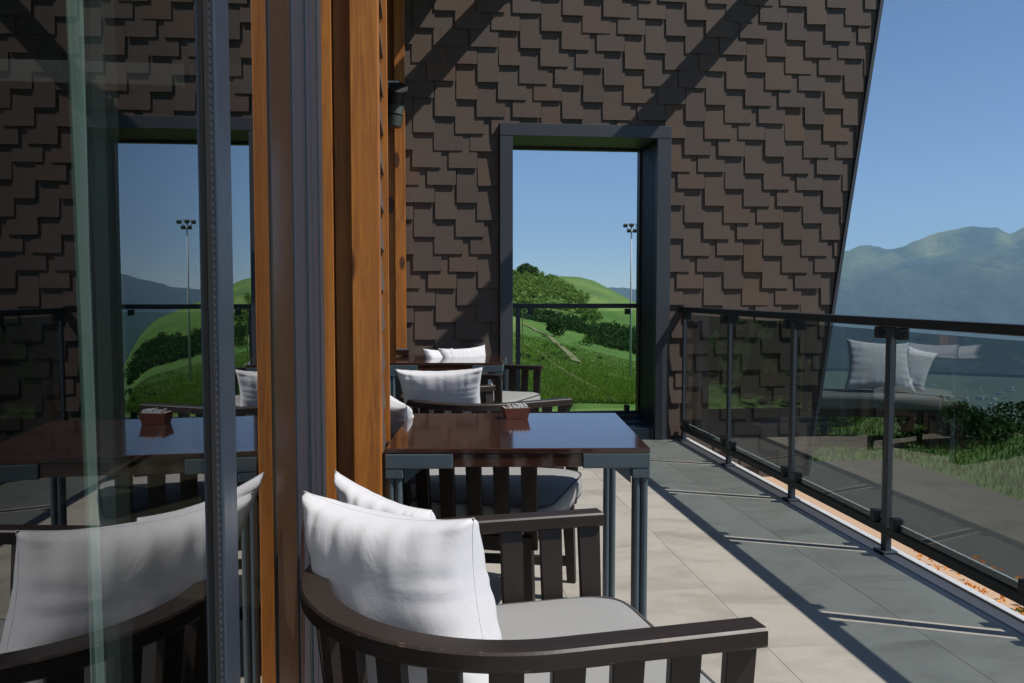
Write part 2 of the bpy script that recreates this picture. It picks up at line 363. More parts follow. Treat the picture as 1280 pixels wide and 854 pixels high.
def make_vegetation():
    rr = random.Random(11)
    C, Rr = [], []
    for k in range(900):                       # green scrub over the upper hillside
        px = 560+rr.random()*190; d = rr.uniform(126, 222)
        if px > 750-(d-128)*.75: continue
        x, y, z = hill_pt(px, d); r = rr.uniform(.5, 1.3); C.append((x, y, z+r*.5)); Rr.append((r, r, r*rr.uniform(.7, 1.1)))
    stuff(obj('hillside_scrub', leaves(C, Rr, 75, .20, 1), 'leaf_light'), 'mid green bushes covering the upper left slope of the hill', 'bushes')
    C, Rr = [], []
    for k in range(1100):                        # dark tree belt below the crest
        u = rr.random(); px = 600+u*260; d = rr.uniform(66, 124)
        if px < 700 and d < 104: continue
        if px < 740 and d < 84: continue
        x, y, z = hill_pt(px, d); r = rr.uniform(.35, .85); C.append((x, y, z+r*.35)); Rr.append((r*1.2, r*1.2, r*rr.uniform(.7, 1.1)))
    stuff(obj('tree_belt', leaves(C, Rr, 60, .14, 2), 'leaf_dark'), 'dark belt of trees across the middle of the hill', 'trees')
    x, y, z = hill_pt(659, 205); tree('bushy_tree', x, y, 2.6, 3.4, 1500, .32, 'leaf_mid', 'round bushy tree on the very top left of the hill', 'tree', 3)
    x, y, z = hill_pt(693, 62); tree('dark_bush', x, y, .95, 1.3, 700, .11, 'leaf_dark', 'lone dark bush beside the dirt path on the hill', 'bush', 4)
    x, y, z = hill_pt(738, 60); tree('dark_bush', x, y, .7, .9, 300, .08, 'leaf_mid', 'low round bush to the right of the dirt path on the hill', 'bush', 5)
    C, Rr = [], []                              # low plants on the near slope
    for k in range(26):
        px = rr.uniform(560, 880); d = rr.uniform(15, 62); x, y, z = hill_pt(px, d); r = rr.uniform(.12, .42)
        C.append((x, y, z+r*.3)); Rr.append((r*1.3, r*1.3, r*.7))
    stuff(obj('meadow_plants', leaves(C, Rr, 60, .06, 5), 'leaf_mid'), 'low leafy weeds scattered over the near slope of the hill', 'plants')
    C, Rr = [], []
    for k in range(560):
        a = rr.uniform(-.85, -.03); d = rr.uniform(10.5, 40); x, y = d*math.sin(a), d*math.cos(a); z = terrain(x, y); r = rr.uniform(.9, 1.9)
        C.append((x, y, z+r*.6+rr.random()*2.2*(d-8)/30)); Rr.append((r, r, r*1.1))
    stuff(obj('woodland', leaves(C, Rr, 140, .22, 12), 'leaf_dark'), 'dark green woodland behind the shingled wall, seen only in the glass reflections', 'trees')
    # grass blades on the near field
    rg = np.random.default_rng(5); V = []
    n = 95000; px = rg.uniform(580, 860, n); d = 11.3+rg.uniform(0, 1, n)**1.5*45
    az = YAW+np.arctan((px-640)/FPX); X = d*np.sin(az); Y = d*np.cos(az)
    for i in range(n):
        z = terrain(X[i], Y[i]); h = rg.uniform(.03, .10); a = rg.uniform(0, 6.28); w_ = .006+.00022*d[i]; dx, dy = math.cos(a)*w_, math.sin(a)*w_; lx, ly = rg.normal(0, .04, 2)
        V += [(X[i]-dx, Y[i]-dy, z-.01), (X[i]+dx, Y[i]+dy, z-.01), (X[i]+lx, Y[i]+ly, z+h)]
    stuff(obj('meadow_grass', (V, [], [(3*i, 3*i+1, 3*i+2) for i in range(n)]), 'grass_blade'), 'green meadow grass on the slope beyond the window', 'grass')
    # lawn beyond the railing
    n = 50000; V = []; X = rg.uniform(2.75, 13, n); Y = rg.uniform(-1, 12, n)
    for i in range(n):
        if X[i] < 4.5 and Y[i] < 7.5: continue
        z = terrain(X[i], Y[i]); h = rg.uniform(.03, .09); a = rg.uniform(0, 6.28); dx, dy = math.cos(a)*.009, math.sin(a)*.009; lx, ly = rg.normal(0, .02, 2)
        V += [(X[i]-dx, Y[i]-dy, z-.01), (X[i]+dx, Y[i]+dy, z-.01), (X[i]+lx, Y[i]+ly, z+h)]
    stuff(obj('lawn_grass', (V, [], [(3*i, 3*i+1, 3*i+2) for i in range(len(V)//3)]), 'grass_blade'), 'lawn grass growing beyond the glass railing', 'grass')
    for k, (x, y, r, h, m, lab) in enumerate([
        (5.7, 8.4, .60, .42, 'leaf_dark', 'dark shrub nearest the slanted wall, seen through the railing glass'),
        (7.7, 9.3, .9, .34, 'leaf_dark', 'broad dark shrub at the right edge of the lawn, seen through the glass'),
        (6.6, 10.6, .8, .42, 'leaf_mid', 'low paler shrub at the far edge of the lawn'),
        (4.7, 9.6, .6, .35, 'leaf_mid', 'small light green shrub just beyond the slanted wall')]):
        tree('garden_shrub', x, y, r, h, 2600, .035, m, lab, 'shrub', 20+k)
    # flower bed in the strip under the railing
    n = 700; C = []; Rr = []
    for k in range(n): C.append((rr.uniform(2.72, 3.18), rr.uniform(1.8, 3.7), -.33+rr.random()*.05)); Rr.append(.035)
    stuff(obj('bed_leaves', leaves(C, Rr, 5, .014, 8), 'leaf_mid'), 'small green leaves in the bed outside the railing', 'leaves')
    C = [(rr.uniform(2.72, 3.15), rr.uniform(1.8, 4.6), -.31+rr.random()*.06) for k in range(190)]
    stuff(obj('bed_flowers', leaves(C, [.022]*190, 12, .010, 9), 'flower_orange'), 'orange and yellow flowers in the bed outside the railing', 'flowers')
make_vegetation()
structure(obj('gravel_strip', box(2.30, 3.20, -1, 7.3, -.36, -.338), 'gravel_path'))
structure(obj('garden_path', box(3.201, 4.5, -1, 7.5, -.36, -.334), 'path_asphalt'))
def ribbon(name, pts, wid, mat, lift=.06):
    bm = bmesh.new(); P = []
    for i in range(len(pts)-1):
        for k in range(10):
            t = k/10; px = pts[i][0]*(1-t)+pts[i+1][0]*t; d = pts[i][1]*(1-t)+pts[i+1][1]*t; P.append(hill_pt(px, d)[:2])
    prev = None
    for i, (x, y) in enumerate(P):
        x1, y1 = P[min(i+1, len(P)-1)]; x0, y0 = P[max(i-1, 0)]; t = Vector((x1-x0, y1-y0, 0)).normalized(); s = Vector((t.y, -t.x, 0))*wid/2*(1+.3*noise.noise(Vector((x, y, 0))))
        a, b = Vector((x, y, 0))+s, Vector((x, y, 0))-s; a.z = terrain(a.x, a.y)+lift; b.z = terrain(b.x, b.y)+lift
        row = (bm.verts.new(a), bm.verts.new(b))
        if prev: bm.faces.new((prev[0], prev[1], row[1], row[0]))
        prev = row
    structure(obj(name, bm, mat))
ribbon('dirt_path', [(655, 74), (690, 58), (712, 46), (722, 38)], .42, 'dirt')
ribbon('mown_path', [(655, 46), (690, 33), (735, 22), (770, 17), (798, 14)], .16, 'dirt', .02)
ribbon('pale_path', [(610, 11.9), (700, 11.9), (812, 11.9)], .55, 'dirt', .03)

# floodlight mast
def make_mast():
    x, y, z = hill_pt(788.5, 38); b = EYE+(366-281)/FPX*38
    t = thing('floodlight_mast', 'tall slender floodlight mast standing on the green slope beyond the window', 'light mast', (x, y, z))
    bm = bmesh.new(); add_cyl(bm, (x, y, z-.2), (x, y, b-.1), .055, .028, 12); obj('mast_pole', bm, 'galvanised', t, True)
    obj('cross_arm', box(x-.36, x+.36, y-.03, y+.03, b-.06, b-.01), 'galvanised', t)
    bm = bmesh.new(); add_cyl(bm, (x-.3, y, b-.05), (x, y, b-.4), .012, n=6); add_cyl(bm, (x+.3, y, b-.05), (x, y, b-.4), .012, n=6); obj('brace', bm, 'galvanised', t)
    for k, (dx, dz) in enumerate(((-.29, 0), (.29, 0), (-.02, .02), (-.13, -.22), (.13, -.22))):
        bm = box(-.09, .09, -.05, .05, -.07, .07, .012)
        for v in bm.verts: v.co = Matrix.Rotation(.5, 3, 'X') @ v.co + Vector((x+dx, y-.08, b+dz-.10))
        obj('floodlight', bm, 'rail_metal', t)
make_mast()

# ------------------------------------------------------------------ terrace floor
WY = 6.94; RX = 2.205
deck = structure(obj('terrace_floor', box(-.30, 2.272, -3.0, 7.52, -.30, -.012), 'grout'))
def make_tiles():
    bmA = box(0, .5985, 0, .5985, -.011, 0, .0008); me = bpy.data.meshes.new('tile'); bm = bmA; bm.to_mesh(me); bm.free(); me.materials.append(M['floor_stone'])
    xs = [-.30, .0, .6, 1.2, 1.8]
    y = -2.62
    while y < 7.4:
        for i, x in enumerate(xs):
            w_ = (xs[i+1] if i < 4 else 2.15)-x
            if abs(w_-.6) < .01 and y+.6 < WY: inst('tile', me, deck, (x+.0010, y, 0))
            else:
                if y >= WY-.01: continue
                o = obj('tile', box(x+.0015, x+w_-.0005, y, min(y+.5985, WY-.002), -.011, 0, .0008), 'floor_stone', deck)
        y += .6
make_tiles()
obj('edge_trim', box(2.234, 2.270, -3, WY-.003, -.011, .007, .002), 'pale_metal', deck)
obj('drain_channel', box(2.152, 2.233, -3, WY-.003, -.011, -.002, .002), 'frame_metal', deck)

# ------------------------------------------------------------------ glass railing
def make_railing():
    t = thing('glass_railing', 'long tinted glass railing with black handrail along the terrace edge', 'railing', (RX, 2.5, 0))
    obj('handrail', box(RX-.028, RX+.028, -1.5, WY-.004, 1.062, 1.104, .004), 'black_metal', t)
    obj('lower_rail', box(RX-.017, RX+.017, -1.5, WY-.03, .082, .122, .003), 'black_metal', t)
    ys = [6.86-1.0275*k for k in range(9)]
    for k, y in enumerate(ys):
        p = obj('post', box(RX-.016, RX+.016, y-.020, y+.020, .0, 1.06, .003), 'rail_metal', t)
        obj('base_plate', box(RX-.04, RX+.04, y-.045, y+.045, .0, .008, .002), 'rail_metal', p).location = (0, 0, 0)
        for s in (-1, 1):
            if k == 0 and s > 0: continue
            for z0 in (.125, 1.005): obj('clamp', box(RX-.026, RX+.026, y+s*.085-.022, y+s*.085+.022, z0, z0+.055, .004), 'black_metal', t)
    for k in range(8):
        y1, y0 = ys[k]-.045, ys[k+1]+.045
        obj('glass_channel', box(RX+.006, RX+.018, y0, y1, .1225, .152, .002), 'pale_metal', t)
        obj('glass_panel', box(RX-.005, RX+.005, y0, y1, .135, 1.045), 'tinted_glass', t)
make_railing()

# ------------------------------------------------------------------ far shingled wall
WX0 = -.105
def wall_right(z): return 3.375+.1428*z
WIN = (.683, 2.088, -1, 2.572)
def clip(poly, a, b, c):     # keep a*x+b*z<=c
    out = []
    for i in range(len(poly)):
        p, q = poly[i], poly[(i+1) % len(poly)]; fp, fq = a*p[0]+b*p[1]-c, a*q[0]+b*q[1]-c
        if fp <= 0: out.append(p)
        if fp*fq < 0: t = fp/(fp-fq); out.append((p[0]+(q[0]-p[0])*t, p[1]+(q[1]-p[1])*t))
    return out
def area(p): return abs(sum(p[i][0]*p[(i+1) % len(p)][1]-p[(i+1) % len(p)][0]*p[i][1] for i in range(len(p))))/2
def make_shingled_wall():
    t = thing('shingled_wall', 'tall slanted wall clad in stepped brown shingles with a window opening', 'wall', (1.7, WY, 0))
    D = WY+.012
    def quad(x0, x1, z0, z1, slant=False):
        bm = bmesh.new(); a = [(x0, z0), (wall_right(z0)-.03 if slant else x1, z0), (wall_right(z1)-.03 if slant else x1, z1), (x0, z1)]
        prism(bm, a, D, WY+.55, lambda x, z, d: Vector((x, d, z))); return bm
    obj('wall_core', quad(WX0-1.6, .70, -.6, 4.1), 'dark_backing', t)
    obj('wall_core', quad(2.07, 0, -.6, 4.1, True), 'dark_backing', t)
    obj('wall_core', quad(.70, 2.07, 2.56, 4.1), 'dark_backing', t)
    bm = bmesh.new(); prism(bm, [(wall_right(-.6)-.028, -.6), (wall_right(-.6), -.6), (wall_right(4.1), 4.1), (wall_right(4.1)-.028, 4.1)], WY-.03, WY+.54, lambda x, z, d: Vector((x, d, z)))
    obj('edge_flashing', bm, 'frame_metal', t)
    p, h = .1705, .1365; H = 2*h+.028; th = .0088; F = .028; g = th/h*1.08
    shared = {}; tabs = []
    x_off = .0; rr = random.Random(3)
    for n in range(-5, 30):
        zb = .028+n*h
        for m in range(-6, 8):
            for (a, b) in ((0, 1.35), (1.69, 3.04), (4.05, 5.07)):
                x0 = .158+(n-17+m*6)*p+a*p + 0; x1 = x0+(b-a)*p
                x0 += p*6*0
                tabs.append((x0+.0015, x1-.0015, zb, n))
    done = []; bigm = bmesh.new()
    for (x0, x1, zb, n) in tabs:
        if x1 < -.30 or x0 > 4.1 or zb > 4.05: continue
        rect = [(x0, zb), (x1, zb), (x1, zb+H), (x0, zb+H)]
        poly = clip(rect, 1, -.1428, 3.375-.034); poly = clip(poly, -1, 0, .30) if poly else poly
        poly = clip(poly, 0, 1, 4.09) if poly else poly
        if len(poly) < 3: continue
        full = abs(area(poly)-area(rect)) < 1e-5; pieces = [poly]
        if x1 > WIN[0] and x0 < WIN[1] and zb < WIN[3]:
            full = False; pieces = []
            for q in (clip(poly, 1, 0, WIN[0]-.003), clip(poly, -1, 0, -WIN[1]-.003)):
                if len(q) > 2: pieces.append(q)
            q = clip(poly, 0, -1, -WIN[3]-.003)
            if len(q) > 2: q = clip(q, 1, 0, WIN[1]+.003)
            if len(q) > 2: q = clip(q, -1, 0, -WIN[0]+.003)
            if len(q) > 2: pieces.append(q)
        for q in pieces:
            if area(q) > .0012: done.append((q, zb, full, x0, x1, n))
    # nearest / largest in the picture first: those above the terrace floor and not hidden at the far left
    def vis(d):
        q = d[0]; cx = sum(a for a, b in q)/len(q); cz = sum(b for a, b in q)/len(q)
        s = area(q)
        if cx < -.10 or cz < 0 or cz > 3.75: s *= .05
        if cx > 2.25 and cz < 1.05: s *= .3
        if cx < .6 and cz < .8: s *= .2
        return -s
    done.sort(key=vis)
    for i, (q, zb, full, x0, x1, n) in enumerate(done):
        jit = rr.uniform(-.0015, .0025); dz = rr.uniform(-.004, .003)
        def fn(x, z, d): hh = z-zb; return Vector((x, D-(F-g*hh)+d, z))
        if full and i < 300:
            key = round(x1-x0, 4)
            if key not in shared:
                bm = bmesh.new(); prism(bm, [(0, 0), (x1-x0, 0), (x1-x0, H), (0, H)], 0, th, lambda x, z, d: Vector((x, -(F-g*z)+d, z)))
                me = bpy.data.meshes.new('shingle'); bmesh.ops.recalc_face_normals(bm, faces=bm.faces); bm.to_mesh(me); bm.free(); me.materials.append(M['shingle_clay']); shared[key] = me
            inst('shingle', shared[key], t, (x0, D-jit, zb+dz), (rr.uniform(-.006, .010), rr.uniform(-.013, .013), rr.uniform(-.01, .01)))
        elif i < 300:
            bm = bmesh.new(); prism(bm, q, 0, th, fn); obj('shingle', bm, 'shingle_clay', t)
        else: prism(bigm, q, 0, th, fn)
    o = obj('shingle_field', bigm, 'shingle_clay', t); o['kind'] = 'stuff'
    # window surround, a deep metal box
    x0, x1, zt = WIN[0], WIN[1], WIN[3]; ix0, ix1, iz = .787, 1.972, 2.474; fy = WY-.045
    def lining(x0, x1, y0, y1, z0, z1, name='frame_board', m='frame_metal', b=.002): return obj(name, box(x0, x1, y0, y1, z0, z1, b), m, t)
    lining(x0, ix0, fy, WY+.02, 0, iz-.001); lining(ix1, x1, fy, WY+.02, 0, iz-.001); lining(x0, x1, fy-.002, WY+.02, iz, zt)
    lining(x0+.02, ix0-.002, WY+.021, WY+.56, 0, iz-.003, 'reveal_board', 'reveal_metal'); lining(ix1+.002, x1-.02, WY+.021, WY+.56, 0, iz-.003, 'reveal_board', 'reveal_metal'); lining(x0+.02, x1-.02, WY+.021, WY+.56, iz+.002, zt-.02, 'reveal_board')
    # a slimmer inner frame at the back of the opening
    lining(ix1-.014, ix1, WY+.46, WY+.55, .15, iz-.01, 'inner_frame', 'dark_timber'); lining(ix0, ix1-.014, WY+.49, WY+.55, iz-.02, iz, 'inner_frame', 'dark_timber')
    lining(ix0, ix1, WY+.40, WY+.56, 0, .145, 'window_sill', 'door_metal', .004)
    lining(ix0, ix1, WY+.20, WY+.399, 0, .115, 'sill_step', 'door_metal', .004)
    lining(ix0, ix1-.03, WY-.02, WY+.17, 0, .098, 'threshold', 'door_metal', .006); lining(ix1-.029, ix1-.002, WY-.022, WY+.17, 0, .099, 'threshold_cap', 'frame_metal', .006)
    return t
make_shingled_wall()
def make_window_rail():
    y = WY+.47; t = thing('window_railing', 'short dark railing with glass pane across the window opening', 'railing', (1.4, y, .145))
    obj('handrail', box(.79, 1.958, y-.02, y+.02, 1.085, 1.125, .003), 'black_metal', t)
    obj('post', box(.872, .910, y-.018, y+.018, .146, 1.084, .003), 'rail_metal', t)
    obj('lower_rail', box(.911, 1.955, y-.015, y+.015, .147, .178, .003), 'black_metal', t)
    g = obj('glass_panel', box(.932, 1.93, y-.004, y+.004, .20, 1.06), 'light_glass', t)
    obj('glass_edge', box(.922, .9315, y-.004, y+.004, .20, 1.06), 'glass_edge', t)
    for x in (1.0, 1.86):
        for z in (.179, 1.03): obj('clamp', box(x-.022, x+.022, y-.02, y+.02, z, z+.05, .003), 'black_metal', t)
make_window_rail()

# ------------------------------------------------------------------ glazed timber facade on the left
GX = -.282
_PIV = Vector((GX, 2.3, 0)); _ROT = Matrix.Rotation(-.009, 4, 'Z')
def make_facade():
    t = thing('timber_facade', 'glazed facade with orange timber posts and sliding glass doors', 'facade', (GX, 3.0, 0))
    def b(name, x0, x1, y0, y1, z0, z1, m, bev=.002, par=t): return obj(name, box(x0, x1, y0, y1, z0, z1, bev), m, par)
    Z = 3.70
    b('timber_post', -.183, -.101, 2.56, 2.66, 0, Z, 'orange_timber', .003)
    b('jamb_board', GX-.03, -.236, 2.582, 2.66, 0, Z, 'orange_timber'); b('recess_board', -.235, -.184, 2.63, 2.66, 0, Z, 'orange_timber')
    b('timber_post', -.148, -.066, 6.78, 6.90, .72, Z, 'orange_timber', .003); b('added_post_sleeve', -.152, -.062, 6.775, 6.905, 0, .719, 'frame_metal', .003)  # unseen dark sleeve, added to keep the orange post foot out of reflections
    b('jamb_board', GX-.02, -.149, 6.86, 6.925, 0, Z, 'orange_timber')
    b('transom', -.205, -.149, 6.80, 6.858, 2.50, 2.56, 'orange_timber')
    b('wall_panel', GX-.06, -.125, 2.661, 3.13, 0, Z, 'dark_backing'); b('corner_trim', GX-.06, -.092, 3.131, 3.16, 0, Z, 'orange_timber')
    sh = {}
    for n in range(27):                       # shingles on the narrow wall between post and second bay
        z = n*.1365
        for (y0, y1) in (((2.665, 2.83), (2.835, 3.05), (3.055, 3.128)) if n % 2 else ((2.665, 2.74), (2.745, 2.95), (2.955, 3.128))):
            bm = bmesh.new(); prism(bm, [(y0, z), (y1, z), (y1, min(z+.16, Z)), (y0, min(z+.16, Z))], 0, .007, lambda x, zz, d: Vector((-.125+.019-.09*(zz-z)-d, x, zz))); obj('shingle', bm, 'shingle_clay', t)
    # sliding doors (near bay)
    def bd(name, x0, x1, y0, y1, z0, z1, m, bev=.002, par=t):    # door pieces: the glass line is turned half a degree
        bm = box(x0, x1, y0, y1, z0, z1, bev)
        for v in bm.verts: v.co = _PIV+_ROT @ (v.co-_PIV)
        return obj(name, bm, m, par)
    def leaf(y0, y1, gx, st0, st1, px, mat='door_metal'):
        d = bd('sliding_door', gx-.018, gx+px, st1[0], st1[1], .02, 2.72, mat, .003)
        for nm, z0, z1 in (('bottom_rail', .02, .09), ('top_rail', 2.65, 2.72)): bd(nm, gx-.017, gx+px-.001, y0, st1[0]-.001, z0, z1, mat, .002, d).location = (0, 0, 0)
        bd('pane', gx-.012, gx, y0, st1[0]-.001, .091, 2.649, 'window_glass', 0, d).location = (0, 0, 0)
        return d
    d = leaf(-2.2, 1.28, GX, None, (1.275, 1.365), .014)
    bd('gasket', GX+.0005, GX+.007, 1.262, 1.2745, .09, 2.65, 'rubber', 0, d).location = (0, 0, 0)
    bm = bmesh.new()
    for k in range(230): add_box(bm, GX+.007, GX+.0085, 1.265, 1.271, .10+k*.011, .1045+k*.011)
    for v in bm.verts: v.co = _PIV+_ROT @ (v.co-_PIV)
    o = obj('brush_seal', bm, 'frame_metal', d); o.location = (0, 0, 0)
    leaf(1.368, 1.78, GX, None, (1.78, 1.81), .004, 'dark_bronze')
    bd('door_leaf_edge', GX-.018, GX+.001, 1.812, 1.90, .02, 2.72, 'dark_bronze'); bd('door_leaf_edge', GX-.018, GX-.002, 1.902, 2.10, .02, 2.72, 'dark_bronze'); bd('door_leaf_edge', GX-.018, GX+.002, 2.102, 2.27, .02, 2.72, 'door_metal')
    bd('door_stile', GX-.018, GX+.004, 2.272, 2.29, .02, 2.72, 'rubber'); bd('door_stile', GX-.018, GX+.010, 2.292, 2.37, .02, 2.72, 'door_metal')
    bd('door_stile', GX-.018, GX+.004, 2.372, 2.39, .02, 2.72, 'rubber'); bd('door_stile', GX-.018, GX+.010, 2.392, 2.50, .02, 2.72, 'door_metal'); bd('door_channel', GX-.018, GX+.016, 2.503, 2.579, .0, 2.72, 'frame_metal')
    # second bay
    leaf(3.162, 6.80, GX-.02, None, (6.78, 6.850), .02)
    bd('mullion', GX-.04, GX+.005, 4.9, 4.97, 0, 2.72, 'door_metal')
    for y0, y1 in ((-3, 2.56), (3.16, 6.86)):
        b('door_head', GX-.10, GX-.02, y0, y1, 2.721, 2.90, 'orange_timber'); b('clerestory_panel', GX-.10, GX-.03, y0, y1, 2.901, Z, 'dark_backing'); b('door_track', GX-.06, GX+.03, y0, y1-.001, -.008, .019, 'galvanised')
    b('wall_plate', GX-.08, -.08, -3, 6.90, Z+.001, 3.79, 'orange_timber')
    b('eave', GX-.4, .375, -3, 6.925, 3.80, 3.86, 'soffit_board')
    return t
FAC = make_facade()
def make_interior():
    structure(obj('interior_floor', box(-5, GX-.021, -3.2, 7.0, -.30, -.010), 'interior_wood'))
    structure(obj('interior_wall', box(-5.1, -5.001, -3.2, 7.0, -.3, 3.79), 'interior_plaster'))
    structure(obj('interior_ceiling', box(-5, GX-.101, -3.2, 6.9, 2.96, 3.02), 'interior_plaster'))
    structure(obj('interior_end_wall', box(-5, GX-.03, -3.3, -3.201, -.3, 3.79), 'interior_plaster'))
    structure(obj('interior_far_wall', box(-5, WX0-1.65, WY+.02, WY+.3, -.3, 3.79), 'interior_plaster'))
make_interior()
def make_curtain(name, pts, lab, mat='curtain_voile'):
    bm = bmesh.new(); prev = None; n = len(pts)
    zs = [.03, .6, 1.2, 1.8, 2.3, 2.68]
    P = []
    for i in range(n-1):
        for k in range(5):
            tt = k/5; P.append((pts[i][0]*(1-tt)+pts[i+1][0]*tt+.006*math.sin(i+k), pts[i][1]*(1-tt)+pts[i+1][1]*tt))
    grid = [[bm.verts.new((x+.004*math.sin(z*2+i*.3)+.004, y+.012*(1.2-z), z)) for z in zs] for i, (x, y) in enumerate(P)]
    for i in range(len(P)-1):
        for k in range(len(zs)-1): bm.faces.new((grid[i][k], grid[i+1][k], grid[i+1][k+1], grid[i][k+1]))
    tag(obj(name, bm, mat, smooth='keep'), lab, 'curtain')
make_curtain('curtain', [(-.392, 1.075), (-.412, 1.112), (-.398, 1.098), (-.420, 1.142)], 'pale green voile curtain gathered behind the sliding glass door')
make_curtain('curtain', [(-.41, 1.15), (-.44, 1.20), (-.42, 1.23), (-.45, 1.27), (-.43, 1.33)], 'faint transparent sheer layer hanging just right of the green curtain edge', 'curtain_sheer')
def make_lamp():
    c = at_y(496, 118, 6.62); t = thing('wall_lamp', 'dark barrel spotlight with pale green lower body fixed by the far timber post', 'spotlight', (c.x, c.y, c.z-.25))
    x, y, z = c
    bm = bmesh.new(); add_cyl(bm, (x+.015, y-.04, z+.045), (x-.005, y+.06, z-.055), .070, .066, 24); obj('lamp_head', bm, 'black_metal', t)
    bm = bmesh.new(); add_cyl(bm, (x-.005, y+.05, z-.07), (x-.012, y+.04, z-.15), .058, .060, 24); obj('lamp_body', bm, 'lamp_green', t)
    bm = bmesh.new(); add_cyl(bm, (x-.012, y+.04, z-.158), (x-.02, y+.035, z-.235), .060, .050, 24); obj('lamp_body', bm, 'lamp_green', t)
    obj('bracket', box(x-.08, x+.015, y-.01, y+.17, z+.085, z+.098, .002), 'pale_metal', t)
    obj('mounting_arm', box(x-.02, x+.01, y+.11, y+.235, z-.14, z+.084, .002), 'black_metal', t)
make_lamp()
# roof beams above the frame whose shadows cross the far wall
def make_beam(px_pts, label):
    zc = 3.78; Q = []
    for px, py in px_pts:
        W = at_y(px, py, WY); tt = (zc-W.z)/SUN.z; Q.append(W+SUN*tt)
    (a0, a1), (b0, b1) = (Q[0], Q[1]), (Q[2], Q[3])    # edge A upper->lower, edge B upper->lower
    def at_line(p, q, x=None, y=None):
        t_ = (y-p.y)/(q.y-p.y) if y is not None else (x-p.x)/(q.x-p.x); return p+(q-p)*t_
    A = [at_line(a0, a1, y=WY-.03), at_line(a0, a1, x=-.06)]; B = [at_line(b0, b1, y=WY-.03), at_line(b0, b1, x=-.06)]
    bm = bmesh.new(); vs = []
    for zz in (zc-.015, zc+.015): vs.append([bm.verts.new((q.x, q.y, zz)) for q in (A[0], A[1], B[1], B[0])])
    bm.faces.new(vs[0]); bm.faces.new(vs[1][::-1])
    for i in range(4): j = (i+1) % 4; bm.faces.new((vs[0][i], vs[0][j], vs[1][j], vs[1][i]))
    tag(obj('roof_beam', bm, 'dark_timber'), label, 'beam', 'beams high over the terrace')
make_beam([(924, 0), (820, 118), (960, 0), (820, 166)], 'flat dark beam over the terrace, the longer one shading the window')
make_beam([(598, 0), (520, 87), (635, 0), (521, 140)], 'flat dark beam over the terrace, the shorter one nearest the timber post')

# ------------------------------------------------------------------ tables
def make_table(label, x0, y0, rz=0, W=.785, Dp=.72):
    t = thing('bistro_table', label, 'table', (x0, y0, 0), 'square bistro tables on the terrace', True, rz)
    obj('tabletop', box(0, W, 0, Dp, .736, .752, .003), 'table_lacquer', t)
    br = .205
    for (a, b, c, d) in ((br, W-br, .004, .024), (br, W-br, Dp-.024, Dp-.004), (.004, .024, br, Dp-br), (W-.024, W-.004, br, Dp-br)):
        obj('apron', box(a, b, c, d, .694, .7355, .002), 'table_lacquer', t)
    for sx in (0, 1):
        for sy in (0, 1):
            bm = bmesh.new()
            X = (0, br-.001) if sx == 0 else (W-br+.001, W); Y = (0, br-.001) if sy == 0 else (Dp-br+.001, Dp)
            yy = (-.001, .026) if sy == 0 else (Dp-.026, Dp+.001); xx = (-.001, .026) if sx == 0 else (W-.026, W+.001)
            add_box(bm, X[0], X[1], yy[0], yy[1], .690, .7352, .003)
            add_box(bm, xx[0], xx[1], *((.0265, Y[1]) if sy == 0 else (Y[0], Dp-.0265)), .690, .7352, .003)
            obj('corner_bracket', bm, 'grey_blue_metal', t)
            cx = .027 if sx == 0 else W-.027; cy = .027 if sy == 0 else Dp-.027
            bm = bmesh.new()
            for ox in (-.0115, .0115):
                for oy in (-.0115, .0115): add_cyl(bm, (cx+ox, cy+oy, .012), (cx+ox, cy+oy, .690), .0115, n=12)
            add_box(bm, cx-.011, cx+.011, cy-.011, cy+.011, .012, .689); add_box(bm, cx-.027, cx+.027, cy-.027, cy+.027, .66, .6895, .003)
            lg = obj('leg', bm, 'grey_blue_metal', t)
            s = 1 if sx == 0 else -1; bm = bmesh.new()
            A = [(cx+s*.028, .6885), (cx+s*.085, .6885), (cx+s*.028, .640)]; prism(bm, A, cy-.008, cy+.008, lambda x, z, d: Vector((x, d, z))); obj('gusset', bm, 'grey_blue_metal', t)
            bm = bmesh.new(); add_cyl(bm, (cx, cy, 0), (cx, cy, .012), .022, n=14); obj('foot', bm, 'rubber', t)
    return t
make_table('near square table with glossy dark red top and grey metal legs', -.092, 2.588, math.radians(-5.5), .80, .76)
make_table('far square table with glossy dark red top, beside the shingled wall', -.186, 5.80, math.radians(-8), .775, .78)
def make_holder(x, y, z, label, ang=0, s=1):
    t = thing('packet_holder', label, 'packet holder', (x, y, z), 'holders of packets on the tables', True, ang)
    bm = bmesh.new(); a, b, hh = .040*s, .030*s, .042*s
    vs = add_box(bm, -a, a, -b, b, .001, hh, 0)
    for v in bm.verts:
        if v.co.z > hh*.5: v.co.x *= 1.22; v.co.y *= 1.2
    top = [f for f in bm.faces if f.calc_center_median().z > hh*.99]; r = bmesh.ops.inset_region(bm, faces=top, thickness=.004); 
    for f in top:
        for v in f.verts: v.co.z -= .012
    obj('holder_box', bm, 'copper_box', t)
    rr = random.Random(int(y*10))
    for k in range(9):
        px = -.040*s+k*.010*s; bm = box(px, px+.004, -.028*s, .028*s, .015, hh+rr.uniform(.004, .014))
        m = Matrix.Rotation(rr.uniform(-.12, .12), 3, 'Y')
        for v in bm.verts: v.co = m @ v.co
        obj('packet', bm, 'packet_paper', t)
make_holder(.372, 3.17, .752, 'small copper brown holder full of white packets, on the near table', .1)
make_holder(-.09, 6.46, .752, 'small brown holder full of white packets, on the far table', -.1)

